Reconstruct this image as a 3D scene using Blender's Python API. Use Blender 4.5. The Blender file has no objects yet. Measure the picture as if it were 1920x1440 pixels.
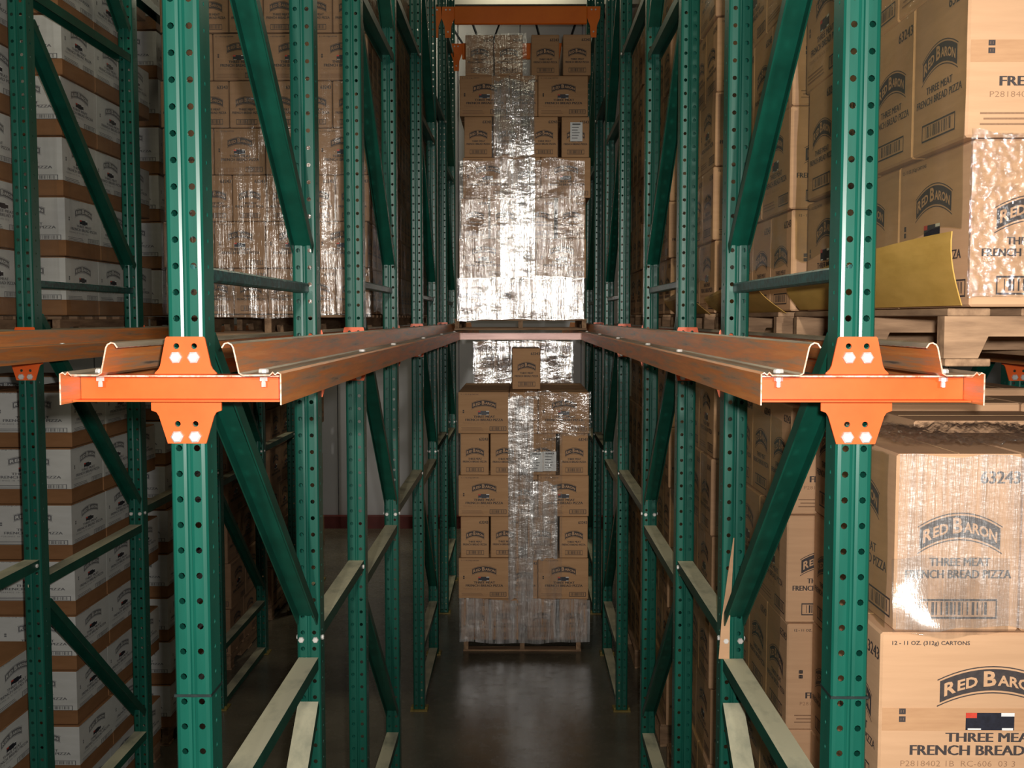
import bpy, bmesh, math, random
from mathutils import Vector, Matrix

random.seed(7)
scene = bpy.context.scene
COL = scene.collection

# ------------------------------------------------------------------ camera, light, exposure
cam_d = bpy.data.cameras.new('camera')
cam_d.sensor_width = 36.0
cam_d.lens = 36.56
cam_d.clip_start = 0.05
cam = bpy.data.objects.new('camera', cam_d)
COL.objects.link(cam)
cam.location = (0.0, 0.0, 2.76)
cam.rotation_euler = (math.radians(90 - 3.64), 0, math.radians(0.47))
scene.camera = cam

world = bpy.data.worlds.new('world')
scene.world = world
world.use_nodes = True
world.node_tree.nodes['Background'].inputs[0].default_value = (0.75, 0.78, 0.70, 1)
world.node_tree.nodes['Background'].inputs[1].default_value = 0.05


def lamp(name, kind, loc, energy, color=(1, 1, 1), target=None, **kw):
    d = bpy.data.lights.new(name, kind)
    d.energy = energy
    d.color = color
    for k, v in kw.items():
        setattr(d, k, v)
    o = bpy.data.objects.new(name, d)
    COL.objects.link(o)
    o.location = loc
    if target is not None:
        o.rotation_euler = (Vector(target) - Vector(loc)).to_track_quat('-Z', 'Y').to_euler()
    return o


# the camera's own flash, beside and above the lens
lamp('flash_lamp', 'POINT', (0.055, 0.03, 2.825), 345, (1.0, 0.95, 0.90), shadow_soft_size=0.025)
# added unseen spot behind the camera, brightens the central loads down the lane
lamp('fill_spot', 'SPOT', (0.2, -11.0, 4.4), 3500, (1.0, 0.94, 0.85), (0, 8.7, 2.25), spot_size=math.radians(15), spot_blend=0.8, shadow_soft_size=0.16)
# high-bay lamps of the hall above the lanes
for lx, ly, e in ((-1.43, 3.2, 55), (0.0, 12.3, 80), (-1.6, 12.9, 22)):
    lamp('high_bay_lamp', 'AREA', (lx, ly, 7.0), e, (1.0, 0.92, 0.68), (lx, ly, 0), shape='RECTANGLE', size=1.2, size_y=0.35)

scene.view_settings.view_transform = 'Standard'
scene.view_settings.look = 'None'
scene.view_settings.gamma = 1.0
scene.view_settings.use_curve_mapping = False
scene.view_settings.exposure = 0.0


# ------------------------------------------------------------------ materials
def srgb(r, g, b):
    f = lambda c: (c / 255) / 12.92 if c / 255 <= 0.04045 else ((c / 255 + 0.055) / 1.055) ** 2.4
    return (f(r), f(g), f(b), 1.0)


def new_mat(name):
    m = bpy.data.materials.new(name)
    m.use_nodes = True
    nt = m.node_tree
    b = nt.nodes['Principled BSDF']
    return m, nt, b


def node(nt, kind, **inputs):
    n = nt.nodes.new(kind)
    for k, v in inputs.items():
        n.inputs[k.replace('_', ' ')].default_value = v
    return n


def ramp(nt, pts):
    r = nt.nodes.new('ShaderNodeValToRGB')
    el = r.color_ramp.elements
    el[0].position, el[0].color = pts[0]
    el[1].position, el[1].color = pts[-1]
    for p, c in pts[1:-1]:
        e = el.new(p)
        e.color = c
    return r


def coords(nt, scale=(1, 1, 1), which='Object'):
    tc = nt.nodes.new('ShaderNodeTexCoord')
    mp = nt.nodes.new('ShaderNodeMapping')
    mp.inputs['Scale'].default_value = scale
    nt.links.new(tc.outputs[which], mp.inputs['Vector'])
    return mp


def noisy(name, c0, c1, scale=(8, 8, 8), rough=0.6, metallic=0.0, bump=0.0, lo=0.35, hi=0.65, detail=6, per_object=0.0, spec=0.5, extra=None):
    """two-colour noise material; per_object varies the value from copy to copy"""
    m, nt, b = new_mat(name)
    mp = coords(nt, scale)
    nz = node(nt, 'ShaderNodeTexNoise', Scale=1.0, Detail=detail, Roughness=0.6)
    nt.links.new(mp.outputs[0], nz.inputs['Vector'])
    rp = ramp(nt, [(lo, c0), (hi, c1)])
    nt.links.new(nz.outputs['Fac'], rp.inputs[0])
    out = rp.outputs[0]
    if per_object:
        oi = nt.nodes.new('ShaderNodeObjectInfo')
        mr = node(nt, 'ShaderNodeMapRange')
        mr.inputs['To Min'].default_value = 1 - per_object
        mr.inputs['To Max'].default_value = 1 + per_object
        nt.links.new(oi.outputs['Random'], mr.inputs['Value'])
        hs = node(nt, 'ShaderNodeHueSaturation')
        nt.links.new(mr.outputs[0], hs.inputs['Value'])
        nt.links.new(out, hs.inputs['Color'])
        out = hs.outputs[0]
    nt.links.new(out, b.inputs['Base Color'])
    b.inputs['Roughness'].default_value = rough
    b.inputs['Metallic'].default_value = metallic
    b.inputs['Specular IOR Level'].default_value = spec
    if bump:
        bp = node(nt, 'ShaderNodeBump', Strength=bump, Distance=0.004)
        nt.links.new(nz.outputs['Fac'], bp.inputs['Height'])
        nt.links.new(bp.outputs[0], b.inputs['Normal'])
    return m


M = {}
M['green'] = noisy('green_enamel', srgb(13, 79, 65), srgb(20, 92, 77), (14, 14, 2), rough=0.33, bump=0.03, per_object=0.08)
M['green_dark'] = noisy('green_brace_enamel', srgb(4, 66, 52), srgb(8, 80, 64), (10, 10, 10), rough=0.45, per_object=0.08)
M['green_worn'] = noisy('worn_green_enamel', srgb(18, 44, 44), srgb(30, 92, 88), (18, 60, 60), rough=0.4, lo=0.42, hi=0.6)
M['dust'] = noisy('settled_dust', srgb(150, 152, 132), srgb(196, 192, 164), (9, 5, 9), rough=0.95, spec=0.1, lo=0.3, hi=0.55)
M['orange'] = noisy('orange_enamel', srgb(232, 96, 36), srgb(240, 104, 42), (12, 12, 12), rough=0.38, bump=0.02)
M['orange_beam'] = noisy('orange_beam_enamel', srgb(228, 112, 10), srgb(238, 122, 14), (5, 5, 5), rough=0.5)
M['zinc'] = noisy('zinc_plate', srgb(206, 202, 196), srgb(228, 224, 218), (60, 60, 60), rough=0.4, metallic=0.2)
M['edge'] = noisy('worn_orange_edge', srgb(206, 110, 62), srgb(222, 204, 184), (90, 90, 90), rough=0.5, lo=.3, hi=.6)
M['card'] = noisy('corrugated_board', srgb(172, 133, 97), srgb(182, 143, 106), (3, 3, 40), rough=0.85, spec=0.2, per_object=0.05)
M['card_dimmed'] = noisy('dimmed_board', srgb(144, 113, 86), srgb(154, 122, 94), (3, 3, 40), rough=0.85, spec=0.2, per_object=0.05)  # shade put into the board colour: the upper left load looks less lit
M['card_light'] = noisy('light_corrugated_board', srgb(190, 151, 116), srgb(200, 160, 124), (3, 3, 40), rough=0.8, spec=0.2, per_object=0.03)
M['card_edge'] = noisy('raw_board_edge', srgb(206, 172, 126), srgb(224, 192, 148), (30, 30, 30), rough=0.9, spec=0.1)
M['white_card'] = noisy('white_board', srgb(186, 186, 180), srgb(200, 200, 195), (3, 3, 12), rough=0.6, spec=0.3, per_object=0.04)
M['brown_band'] = noisy('brown_board', srgb(128, 90, 58), srgb(142, 102, 68), (4, 4, 20), rough=0.8, spec=0.2, per_object=0.06)
M['ink'] = noisy('black_ink', srgb(52, 46, 46), srgb(66, 58, 56), (40, 40, 40), rough=0.7)
M['ink_soft'] = noisy('pale_ink', srgb(132, 100, 74), srgb(146, 112, 84), (90, 90, 90), rough=0.8)
M['ink_grey'] = noisy('grey_ink', srgb(96, 96, 98), srgb(112, 112, 112), (40, 40, 40), rough=0.7)
M['paper'] = noisy('white_paper', srgb(214, 216, 216), srgb(228, 228, 226), (20, 20, 20), rough=0.7)
M['red_print'] = noisy('red_print', srgb(188, 58, 40), srgb(206, 70, 50), (40, 40, 40), rough=0.6)
M['navy_print'] = noisy('navy_print', srgb(28, 28, 36), srgb(36, 38, 50), (40, 40, 40), rough=0.5)
M['wood'] = noisy('pallet_wood', srgb(122, 96, 74), srgb(166, 134, 104), (4, 30, 30), rough=0.85, per_object=0.15, spec=0.2)
M['wood_y'] = noisy('pallet_wood_lengthwise', srgb(122, 96, 74), srgb(166, 134, 104), (30, 4, 30), rough=0.85, per_object=0.15, spec=0.2)
M['sheet'] = noisy('tan_fibre_sheet', srgb(188, 148, 70), srgb(206, 164, 84), (6, 6, 20), rough=0.55)
M['band'] = noisy('dark_strap', srgb(18, 34, 32), srgb(30, 46, 44), (40, 40, 40), rough=0.5)
M['yellow'] = noisy('yellow_paint', srgb(120, 104, 52), srgb(140, 120, 60), (40, 40, 40), rough=0.6)
M['red_curb'] = noisy('red_curb_paint', srgb(88, 30, 25), srgb(108, 38, 30), (6, 6, 6), rough=0.6)
M['wall'] = noisy('white_wall_panel', srgb(176, 176, 178), srgb(190, 190, 190), (0.6, 0.6, 0.6), rough=0.7)
M['ceiling'] = noisy('grey_roof_deck', srgb(104, 102, 96), srgb(120, 118, 110), (1, 1, 1), rough=0.8)
M['rod'] = noisy('dark_steel_rod', srgb(36, 38, 42), srgb(50, 52, 56), (20, 20, 20), rough=0.5)


def rail_material():
    m, nt, b = new_mat('scuffed_orange_rail')
    mp = coords(nt, (34, 2.4, 48))
    n1 = node(nt, 'ShaderNodeTexNoise', Scale=1.0, Detail=9.0, Roughness=0.7)
    nt.links.new(mp.outputs[0], n1.inputs['Vector'])
    r1 = ramp(nt, [(0.29, srgb(88, 82, 78)), (0.39, srgb(184, 146, 116)), (0.53, srgb(226, 138, 74)), (0.66, srgb(238, 158, 92))])
    nt.links.new(n1.outputs['Fac'], r1.inputs[0])
    mp2 = coords(nt, (60, 2.6, 90))
    mp2.inputs['Rotation'].default_value = (0.12, 0, 0)
    n2 = node(nt, 'ShaderNodeTexNoise', Scale=1.0, Detail=3.0, Roughness=0.5)
    nt.links.new(mp2.outputs[0], n2.inputs['Vector'])
    r2 = ramp(nt, [(0.63, (0, 0, 0, 1)), (0.66, (1, 1, 1, 1))])
    nt.links.new(n2.outputs['Fac'], r2.inputs[0])
    mx = nt.nodes.new('ShaderNodeMix')
    mx.data_type = 'RGBA'
    nt.links.new(r2.outputs[0], mx.inputs['Factor'])
    nt.links.new(r1.outputs[0], mx.inputs['A'])
    mx.inputs['B'].default_value = srgb(226, 138, 70)
    nt.links.new(mx.outputs['Result'], b.inputs['Base Color'])
    b.inputs['Roughness'].default_value = 0.36
    b.inputs['Metallic'].default_value = 0.15
    bp = node(nt, 'ShaderNodeBump', Strength=0.15, Distance=0.003)
    nt.links.new(n1.outputs['Fac'], bp.inputs['Height'])
    nt.links.new(bp.outputs[0], b.inputs['Normal'])
    return m


M['rail'] = rail_material()
M['rail_shelf'] = noisy('worn_rail_shelf', srgb(120, 104, 86), srgb(176, 160, 138), (40, 2, 40), rough=0.4, metallic=0.2)


def floor_material():
    m, nt, b = new_mat('sealed_concrete')
    mp = coords(nt, (1, 1, 1))
    n1 = node(nt, 'ShaderNodeTexNoise', Scale=1.4, Detail=8.0, Roughness=0.65)
    n2 = node(nt, 'ShaderNodeTexNoise', Scale=11.0, Detail=6.0, Roughness=0.7)
    for n in (n1, n2):
        nt.links.new(mp.outputs[0], n.inputs['Vector'])
    r1 = ramp(nt, [(0.3, srgb(82, 77, 66)), (0.7, srgb(116, 109, 94))])
    nt.links.new(n1.outputs['Fac'], r1.inputs[0])
    nt.links.new(r1.outputs[0], b.inputs['Base Color'])
    r2 = ramp(nt, [(0.3, (0.16,) * 3 + (1,)), (0.7, (0.34,) * 3 + (1,))])
    nt.links.new(n2.outputs['Fac'], r2.inputs[0])
    nt.links.new(r2.outputs[0], b.inputs['Roughness'])
    bp = node(nt, 'ShaderNodeBump', Strength=0.06, Distance=0.01)
    nt.links.new(n2.outputs['Fac'], bp.inputs['Height'])
    nt.links.new(bp.outputs[0], b.inputs['Normal'])
    return m


M['floor'] = floor_material()


def film_material(name, gloss, rough, wr, streak=(26, 26, 1.1), haze=0.04, tint=(1, 1, 1, 1), blotch=0.3):
    """clear stretch film: see-through with glossy wrinkles running up the load"""
    m = bpy.data.materials.new(name)
    m.use_nodes = True
    nt = m.node_tree
    nt.nodes.clear()
    out = nt.nodes.new('ShaderNodeOutputMaterial')
    tr = node(nt, 'ShaderNodeBsdfTransparent', Color=tint)
    gl = node(nt, 'ShaderNodeBsdfGlossy', Color=(1, 1, 1, 1), Roughness=rough)
    df = node(nt, 'ShaderNodeBsdfDiffuse', Color=(0.75, 0.75, 0.74, 1))
    mp = coords(nt, streak)
    n1 = node(nt, 'ShaderNodeTexNoise', Scale=1.0, Detail=5.0, Roughness=0.65)
    nt.links.new(mp.outputs[0], n1.inputs['Vector'])
    mp2 = coords(nt, (5, 5, 9))
    n2 = node(nt, 'ShaderNodeTexNoise', Scale=1.0, Detail=5.0, Roughness=0.6)
    nt.links.new(mp2.outputs[0], n2.inputs['Vector'])
    b1 = node(nt, 'ShaderNodeBump', Strength=wr, Distance=0.012 if streak[2] < 50 else 0.04)
    b2 = node(nt, 'ShaderNodeBump', Strength=wr * blotch, Distance=0.03)
    nt.links.new(n1.outputs['Fac'], b1.inputs['Height'])
    nt.links.new(n2.outputs['Fac'], b2.inputs['Height'])
    nt.links.new(b2.outputs[0], b1.inputs['Normal'])
    nt.links.new(b1.outputs[0], gl.inputs['Normal'])
    r = ramp(nt, [(0.36, (gloss * 0.25,) * 3 + (1,)), (0.66, (gloss,) * 3 + (1,))])
    nt.links.new(n1.outputs['Fac'], r.inputs[0])
    mx1 = nt.nodes.new('ShaderNodeMixShader')
    mx1.inputs[0].default_value = haze
    mx2 = nt.nodes.new('ShaderNodeMixShader')
    nt.links.new(tr.outputs[0], mx1.inputs[1])
    nt.links.new(df.outputs[0], mx1.inputs[2])
    nt.links.new(r.outputs[0], mx2.inputs[0])
    nt.links.new(mx1.outputs[0], mx2.inputs[1])
    nt.links.new(gl.outputs[0], mx2.inputs[2])
    nt.links.new(mx2.outputs[0], out.inputs['Surface'])
    return m


M['film'] = film_material('stretch_film', 0.26, 0.15, 0.9, haze=0.01)
M['film_heavy'] = film_material('stretch_film_many_layers', 0.72, 0.15, 0.9, haze=0.03)
M['film_side'] = film_material('stretch_film_shaded_sides', 0.16, 0.18, 0.5, streak=(3, 3, 14), haze=0.05, tint=(0.80, 0.77, 0.62, 1))  # yellowish film, its tint deepened to put shade on the carton sides
M['film_spark'] = film_material('crumpled_stretch_film', 0.30, 0.09, 0.25, streak=(55, 55, 55), haze=0.01, blotch=0.3)
M['film_flap'] = film_material('loose_stretch_film_flap', 0.30, 0.20, 0.25, haze=0.01)
M['film_front'] = film_material('stretch_film_pulled_tight', 0.34, 0.42, 1.0, streak=(75, 75, 1.6), haze=0.07)
M['film_low'] = film_material('stretch_film_bunched', 0.66, 0.29, 1.0, haze=0.01)
M['film_thin'] = film_material('stretch_film_single_layer', 0.10, 0.16, 0.5, haze=0.01)


# ------------------------------------------------------------------ mesh helpers
class MB:
    """collects faces for ONE mesh object"""

    def __init__(s):
        s.v, s.f, s.m = [], [], []

    def add(s, verts, faces, mi=0):
        o = len(s.v)
        s.v += [tuple(p) for p in verts]
        for k, f in enumerate(faces):
            s.f.append(tuple(i + o for i in f))
            s.m.append(mi[k] if isinstance(mi, (list, tuple)) else mi)
        return s

    def box(s, x0, x1, y0, y1, z0, z1, mi=0, top=None):
        v = [(x, y, z) for z in (z0, z1) for y in (y0, y1) for x in (x0, x1)]
        f = [(0, 2, 3, 1), (4, 5, 7, 6), (0, 1, 5, 4), (2, 6, 7, 3), (0, 4, 6, 2), (1, 3, 7, 5)]
        return s.add(v, f, [mi, mi if top is None else top, mi, mi, mi, mi])

    def cbox(s, x0, x1, y0, y1, z0, z1, c=0.004, mi=0):
        """box with chamfered edges"""
        bm = bmesh.new()
        bmesh.ops.create_cube(bm, size=1)
        for v in bm.verts:
            v.co = Vector((x0 + (v.co.x + .5) * (x1 - x0), y0 + (v.co.y + .5) * (y1 - y0), z0 + (v.co.z + .5) * (z1 - z0)))
        bmesh.ops.bevel(bm, geom=bm.edges[:], offset=c, segments=1, affect='EDGES', profile=0.5)
        s.bm(bm, mi)
        return s

    def bm(s, bm, mi=0):
        bm.verts.index_update()
        s.add([v.co[:] for v in bm.verts], [[v.index for v in f.verts] for f in bm.faces], mi)
        bm.free()
        return s

    def loft(s, rings, mi=0, closed=True, caps=True):
        n = len(rings[0])
        o = [p for r in rings for p in r]
        f, mm = [], []
        for k in range(len(rings) - 1):
            for i in range(n if closed else n - 1):
                j = (i + 1) % n
                f.append((k * n + i, k * n + j, (k + 1) * n + j, (k + 1) * n + i))
                mm.append(mi[i] if isinstance(mi, (list, tuple)) else mi)
        if caps and closed:
            c = mi[0] if isinstance(mi, (list, tuple)) else mi
            f += [tuple(range(n))[::-1], tuple(range((len(rings) - 1) * n, len(rings) * n))]
            mm += [c, c]
        return s.add(o, f, mm)

    def bar(s, p, q, prof, mi=0, side=(1, 0, 0)):
        """extrude a profile of (across, up) points from p to q"""
        p, q = Vector(p), Vector(q)
        d = (q - p).normalized()
        a = Vector(side)
        u = a.cross(d).normalized()
        return s.loft([[p + a * x + u * y for x, y in prof], [q + a * x + u * y for x, y in prof]], mi)

    def disc(s, c, r, axis, h, n=6, mi=0, rot=0.0):
        """a prism (hex bolt head, knob) from c along axis"""
        c, ax = Vector(c), Vector(axis).normalized()
        t = ax.orthogonal().normalized()
        b = ax.cross(t)
        ring = lambda k, rr: [c + ax * k + (t * math.cos(rot + 2 * math.pi * i / n) + b * math.sin(rot + 2 * math.pi * i / n)) * rr for i in range(n)]
        return s.loft([ring(0, r), ring(h * .7, r), ring(h, r * .75)], mi)

    def mesh(s, name, mats, smooth=False):
        me = bpy.data.meshes.new(name)
        me.from_pydata(s.v, [], s.f)
        for m in (mats if isinstance(mats, (list, tuple)) else [mats]):
            me.materials.append(m)
        me.polygons.foreach_set('material_index', s.m)
        if smooth:
            me.polygons.foreach_set('use_smooth', [True] * len(s.f))
        me.update()
        return me


def recalc(me):
    bm = bmesh.new()
    bm.from_mesh(me)
    bmesh.ops.recalc_face_normals(bm, faces=bm.faces[:])
    bm.to_mesh(me)
    bm.free()
    return me


def put(name, me, parent=None, loc=(0, 0, 0), rz=0.0, scale=None):
    o = bpy.data.objects.new(name, me)
    COL.objects.link(o)
    o.location = loc
    o.rotation_euler = (0, 0, rz)
    if scale:
        o.scale = scale
    if parent is not None:
        o.parent = parent
    return o


def tag(o, label, cat, group=None):
    o['label'] = label
    o['category'] = cat
    if group:
        o['group'] = group
    return o


def thing(name, label, cat, loc=(0, 0, 0), rz=0.0, group=None):
    return tag(put(name, None, None, loc, rz), label, cat, group)


def structure(name, mb, mat):
    o = put(name, mb.mesh(name, mat))
    o['kind'] = 'structure'
    return o


ORD = ['first', 'second', 'third', 'fourth', 'fifth', 'sixth', 'seventh', 'eighth', 'ninth', 'tenth', 'eleventh', 'twelfth']

# ------------------------------------------------------------------ the hall
structure('floor', MB().box(-8, 8, -5, 14.2, -0.1, 0), M['floor'])
structure('ceiling', MB().box(-8, 8, -5, 14.2, 7.4, 7.5), M['ceiling'])
wb = MB()
for k in range(20):                                         # ribbed white wall panels
    x0 = -8 + k * 0.8
    wb.box(x0, x0 + 0.785, 13.62, 13.75, 0, 7.4)
wb.box(-8, 8, 13.66, 13.8, 0, 7.4)
structure('wall_back', wb, M['wall'])
structure('wall_left', MB().box(-8.1, -8, -5, 14.2, 0, 7.4), M['wall'])
structure('wall_right', MB().box(8, 8.1, -5, 14.2, 0, 7.4), M['wall'])
structure('trim_1', MB().box(-8, 8, 12.45, 12.6, 6.43, 6.5).box(-8, 8, 12.515, 12.535, 6.5, 6.95).box(-8, 8, 12.45, 12.6, 6.95, 7.0), M['ceiling'])
structure('baseboard_back', MB().box(-8, 8, 13.48, 13.6, 0, 0.16), M['red_curb'])

# ------------------------------------------------------------------ upright frames
PITCH = 0.0555
POST_H = 6.33


def post_mesh():
    """cold-formed column: two hole rows with a groove between on the face, slots in the flanks, open back"""
    n = int(POST_H / PITCH)
    # strips: (x0, y0, x1, y1, hole radius or 0); y is the depth behind the face
    half = [(0.0, 0.0065, 0.0022, 0.0065, 0), (0.0022, 0.0065, 0.0042, 0.0019, 0), (0.0042, 0.0019, 0.0102, 0.0, 0), (0.0102, 0.0, 0.0282, 0.0, 0.0072), (0.0282, 0.0, 0.0352, 0.0022, 0), (0.0352, 0.0022, 0.039, 0.0075, 0),
            (0.039, 0.0075, 0.039, 0.028, 0), (0.039, 0.028, 0.039, 0.048, 0.0048), (0.039, 0.048, 0.039, 0.077, 0), (0.039, 0.077, 0.036, 0.08, 0), (0.036, 0.08, 0.024, 0.08, 0)]
    strips = [(-x1, y1, -x0, y0, h) for x0, y0, x1, y1, h in half[::-1]] + half
    bm = bmesh.new()
    for (x0, y0, x1, y1, h) in strips:
        def P(u, z):
            return bm.verts.new((x0 + (x1 - x0) * u, y0 + (y1 - y0) * u, z))
        w = math.hypot(x1 - x0, y1 - y0)
        for k in range(n):
            z0, z1 = k * PITCH, (k + 1) * PITCH
            zm = (z0 + z1) / 2
            if not h:
                for a, b in ((z0, zm), (zm, z1)):
                    bm.faces.new((P(0, a), P(1, a), P(1, b), P(0, b)))
            else:
                out = [(0, z0), (.5, z0), (1, z0), (1, zm), (1, z1), (.5, z1), (0, z1), (0, zm)]
                hr = h / w
                inn = []
                for i in range(8):
                    a = math.radians(-135 + 45 * i)
                    inn.append((.5 + hr * math.cos(a), zm + h * math.sin(a)))
                for i in range(8):
                    j = (i + 1) % 8
                    bm.faces.new((P(*out[i]), P(*out[j]), P(*inn[j]), P(*inn[i])))
    bmesh.ops.remove_doubles(bm, verts=bm.verts[:], dist=1e-5)
    bmesh.ops.recalc_face_normals(bm, faces=bm.faces[:])
    bmesh.ops.solidify(bm, geom=bm.faces[:], thickness=0.0022)
    return MB().bm(bm).mesh('post', M['green'])


POST = post_mesh()
CH = [(-.033, .0), (.033, .0), (.033, -.042), (.029, -.042), (.029, -.004), (-.029, -.004), (-.029, -.042), (-.033, -.042)]       # channel, open below
CHM = [1, 0, 0, 0, 0, 0, 0, 0]
DG = [(-.034, .017), (.034, .017), (.034, -.019), (.030, -.019), (.030, .013), (-.030, .013), (-.030, -.019), (-.034, -.019)]
TUBE = [(-.016, .014), (-.011, .019), (.011, .019), (.016, .014), (.016, -.009), (.011, -.014), (-.011, -.014), (-.016, -.009)]


def base_plate_mesh():
    mb = MB().box(-.06, .06, -.02, .1, 0.001, .011)
    for x in (-.05, .05):
        mb.disc((x, -.008, .011), .009, (0, 0, 1), .022)
    return mb.mesh('base_plate', M['yellow'])


BASE = base_plate_mesh()
GAP = 1.22
CLEAR0, CLEAR1 = 0.042, 0.042


def strut_mesh(z, kind):
    mb = MB()
    y0, y1 = 0.083, GAP - 0.003
    if kind == 'tube':
        mb.bar((0, y0 - .06, z), (0, y1, z), TUBE)
        return mb.mesh('strut', [M['green_worn'], M['dust']])
    mb.bar((0, y0 - .06, z), (0, y1, z), CH, CHM)
    return mb.mesh('strut', [M['green_dark'], M['dust']])


STRUT_CACHE, DIAG_CACHE = {}, {}


def strut(parent, z, kind='channel'):
    key = (round(z, 3), kind)
    if key not in STRUT_CACHE:
        STRUT_CACHE[key] = strut_mesh(z, kind)
    return put('strut', STRUT_CACHE[key], parent)


def diag(parent, za, zb, dusty=False):
    """za on the front post, zb on the rear post"""
    key = (round(za, 3), round(zb, 3), dusty)
    if key not in DIAG_CACHE:
        mb = MB().bar((0, 0.09, za), (0, GAP - 0.006, zb), DG, [1 if dusty else 0] + [0] * 7)
        DIAG_CACHE[key] = mb.mesh('diagonal_brace', [M['green_dark'], M['dust']])
    return put('diagonal_brace', DIAG_CACHE[key], parent)


BOLT = {}


def bolt(parent, loc, axis=(0, -1, 0), r=0.011, h=0.009, name='bolt'):
    key = (axis, r, h)
    if key not in BOLT:
        BOLT[key] = MB().disc((0, 0, 0), r, axis, h, rot=.3).mesh('bolt', M['zinc'])
    return put(name, BOLT[key], parent, loc)


XP = 0.7125                      # post line beside the aisle
XQ = 2.125                       # next post line
YF = [2.21, 4.45, 7.15, 9.56]    # front face of each frame
LINES = {'left': -XP, 'right': XP, 'outer left': -XQ, 'outer right': XQ}
FRAMES = {}
WHERE = ['at the front of the {} post line', 'second from the front in the {} post line', 'third from the front in the {} post line', 'rearmost in the {} post line']
BAYS = {'left': (0, 1, 2, 3), 'right': (0, 1, 2, 3), 'outer left': (0, 1, 2, 3), 'outer right': (1,)}


def up_frame(line, k):
    x = LINES[line]
    nm = line if 'outer' in line else line + ' aisle'
    f = thing('upright_frame', 'green perforated rack frame ' + WHERE[k].format(nm), 'rack frame', (x, YF[k], 0), 0, 'green upright rack frames')
    for y in (0, GAP):
        p = put('post', POST, f, (0, y, 0.0115))
        put('base_plate', BASE, p, (0, 0, -0.0115))
        if k == 0 and y == 0:
            sb = MB()
            for x0, x1, y0, y1 in ((-.0405, .0405, -.0015, -.0003), (-.0405, -.0393, -.0003, .081), (.0393, .0405, -.0003, .081)):
                sb.box(x0, x1, y0, y1, 1.925, 1.931)
            b = put('wire_band', sb.mesh('wire_band', M['band']), p)
            b['label'] = 'thin dark wire tied round the post'
    lv = [0.06, 0.45, 1.62] + ([2.855] if k == 0 else [2.905]) + ([4.10] if k == 0 else [4.17]) + [5.45]
    for z in lv:
        strut(f, z, 'tube' if 2.5 < z < 3 else 'channel')
    gaps = [(lv[2], lv[3]), (lv[3], lv[4]), (lv[4], lv[5])]
    if k == 0:
        diag(f, 0.55, 1.46, True)
    else:
        diag(f, 1.50, 0.56)
    for a, b in gaps:
        diag(f, b - 0.14, a + (0.13 if a > 2 else 0.13))
    for z in (lv[2] + .06, lv[3] + .08, lv[4] + .08):
        if z > 2.8:
            continue
        for s in (-1, 1):
            bolt(f, (s * .024, GAP - .0005, z), r=.0105)
            bolt(f, (s * .0395, GAP + .03, z), (s, 0, 0), r=.0085, h=.007)
    return f


for line, ks in BAYS.items():
    for k in ks:
        FRAMES[line, k] = up_frame(line, k)

# spacers that tie one frame to the next
for line, ks in BAYS.items():
    for k in range(3):
        if k not in ks or k + 1 not in ks:
            continue
        y0, y1 = YF[k] + GAP + .082, YF[k + 1] - .002
        nm = line if 'outer' in line else line + ' aisle'
        where = ['first', 'second', 'third'][k]
        for z, w in ((1.71, 'lower'), (4.55, 'upper')):
            mb = MB().bar((0, 0, 0), (0, y1 - y0, 0), CH, CHM)
            s = tag(put('frame_spacer', mb.mesh('frame_spacer', [M['green_dark'], M['dust']]), None, (LINES[line], y0, z)),
                    f'dusty green {w} spacer bar across the {where} gap between frames, {nm} line', 'spacer bar', 'spacer bars between the frames')
            for q in (-1, 1):
                bolt(s, (q * .0335, y1 - y0 - .03, -.02), (q, 0, 0), r=.009, h=.007)


# ------------------------------------------------------------------ rail arms, rails and tie beams
def plate_mesh(outline, holes, name, mat, t=0.005):
    """flat steel plate in the XZ plane with round holes, thickness t towards -Y"""
    bm = bmesh.new()
    edges = []
    for loop in [outline] + [[(hx + r * math.cos(2 * math.pi * i / 10), hz + r * math.sin(2 * math.pi * i / 10)) for i in range(10)] for hx, hz, r in holes]:
        vs = [bm.verts.new((x, 0, z)) for x, z in loop]
        edges += [bm.edges.new((vs[i], vs[(i + 1) % len(vs)])) for i in range(len(vs))]
    bmesh.ops.triangle_fill(bm, use_beauty=True, edges=edges)
    g = bmesh.ops.extrude_face_region(bm, geom=bm.faces[:])
    for e in g['geom']:
        if isinstance(e, bmesh.types.BMVert):
            e.co.y -= t
    bmesh.ops.recalc_face_normals(bm, faces=bm.faces[:])
    return MB().bm(bm).mesh(name, mat)


AZ0, AZ1 = 2.585, 2.641          # underside and top of the arms
UP = [(-.066, AZ1 - .002), (.066, AZ1 - .002), (.066, AZ1 + .002), (.058, AZ1 + .010), (.054, AZ1 + .018), (.042, 2.717), (.039, 2.720), (-.039, 2.720), (-.042, 2.717), (-.054, AZ1 + .018), (-.058, AZ1 + .010), (-.066, AZ1 + .002)]
LO = [(-.075, AZ0 + .002), (-.075, 2.563), (-.064, 2.559), (-.059, 2.551), (-.041, 2.492), (.041, 2.492), (.059, 2.551), (.064, 2.559), (.075, 2.563), (.075, AZ0 + .002)]
PLATE_UP = plate_mesh(UP, [(-.019, 2.700, .0065), (.019, 2.700, .0065)], 'bracket_plate', M['orange'])
PLATE_LO = plate_mesh(LO, [(-.019, 2.534, .0065), (.019, 2.534, .0065)], 'bracket_plate', M['orange'])
ARM_HALF = 0.222


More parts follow.
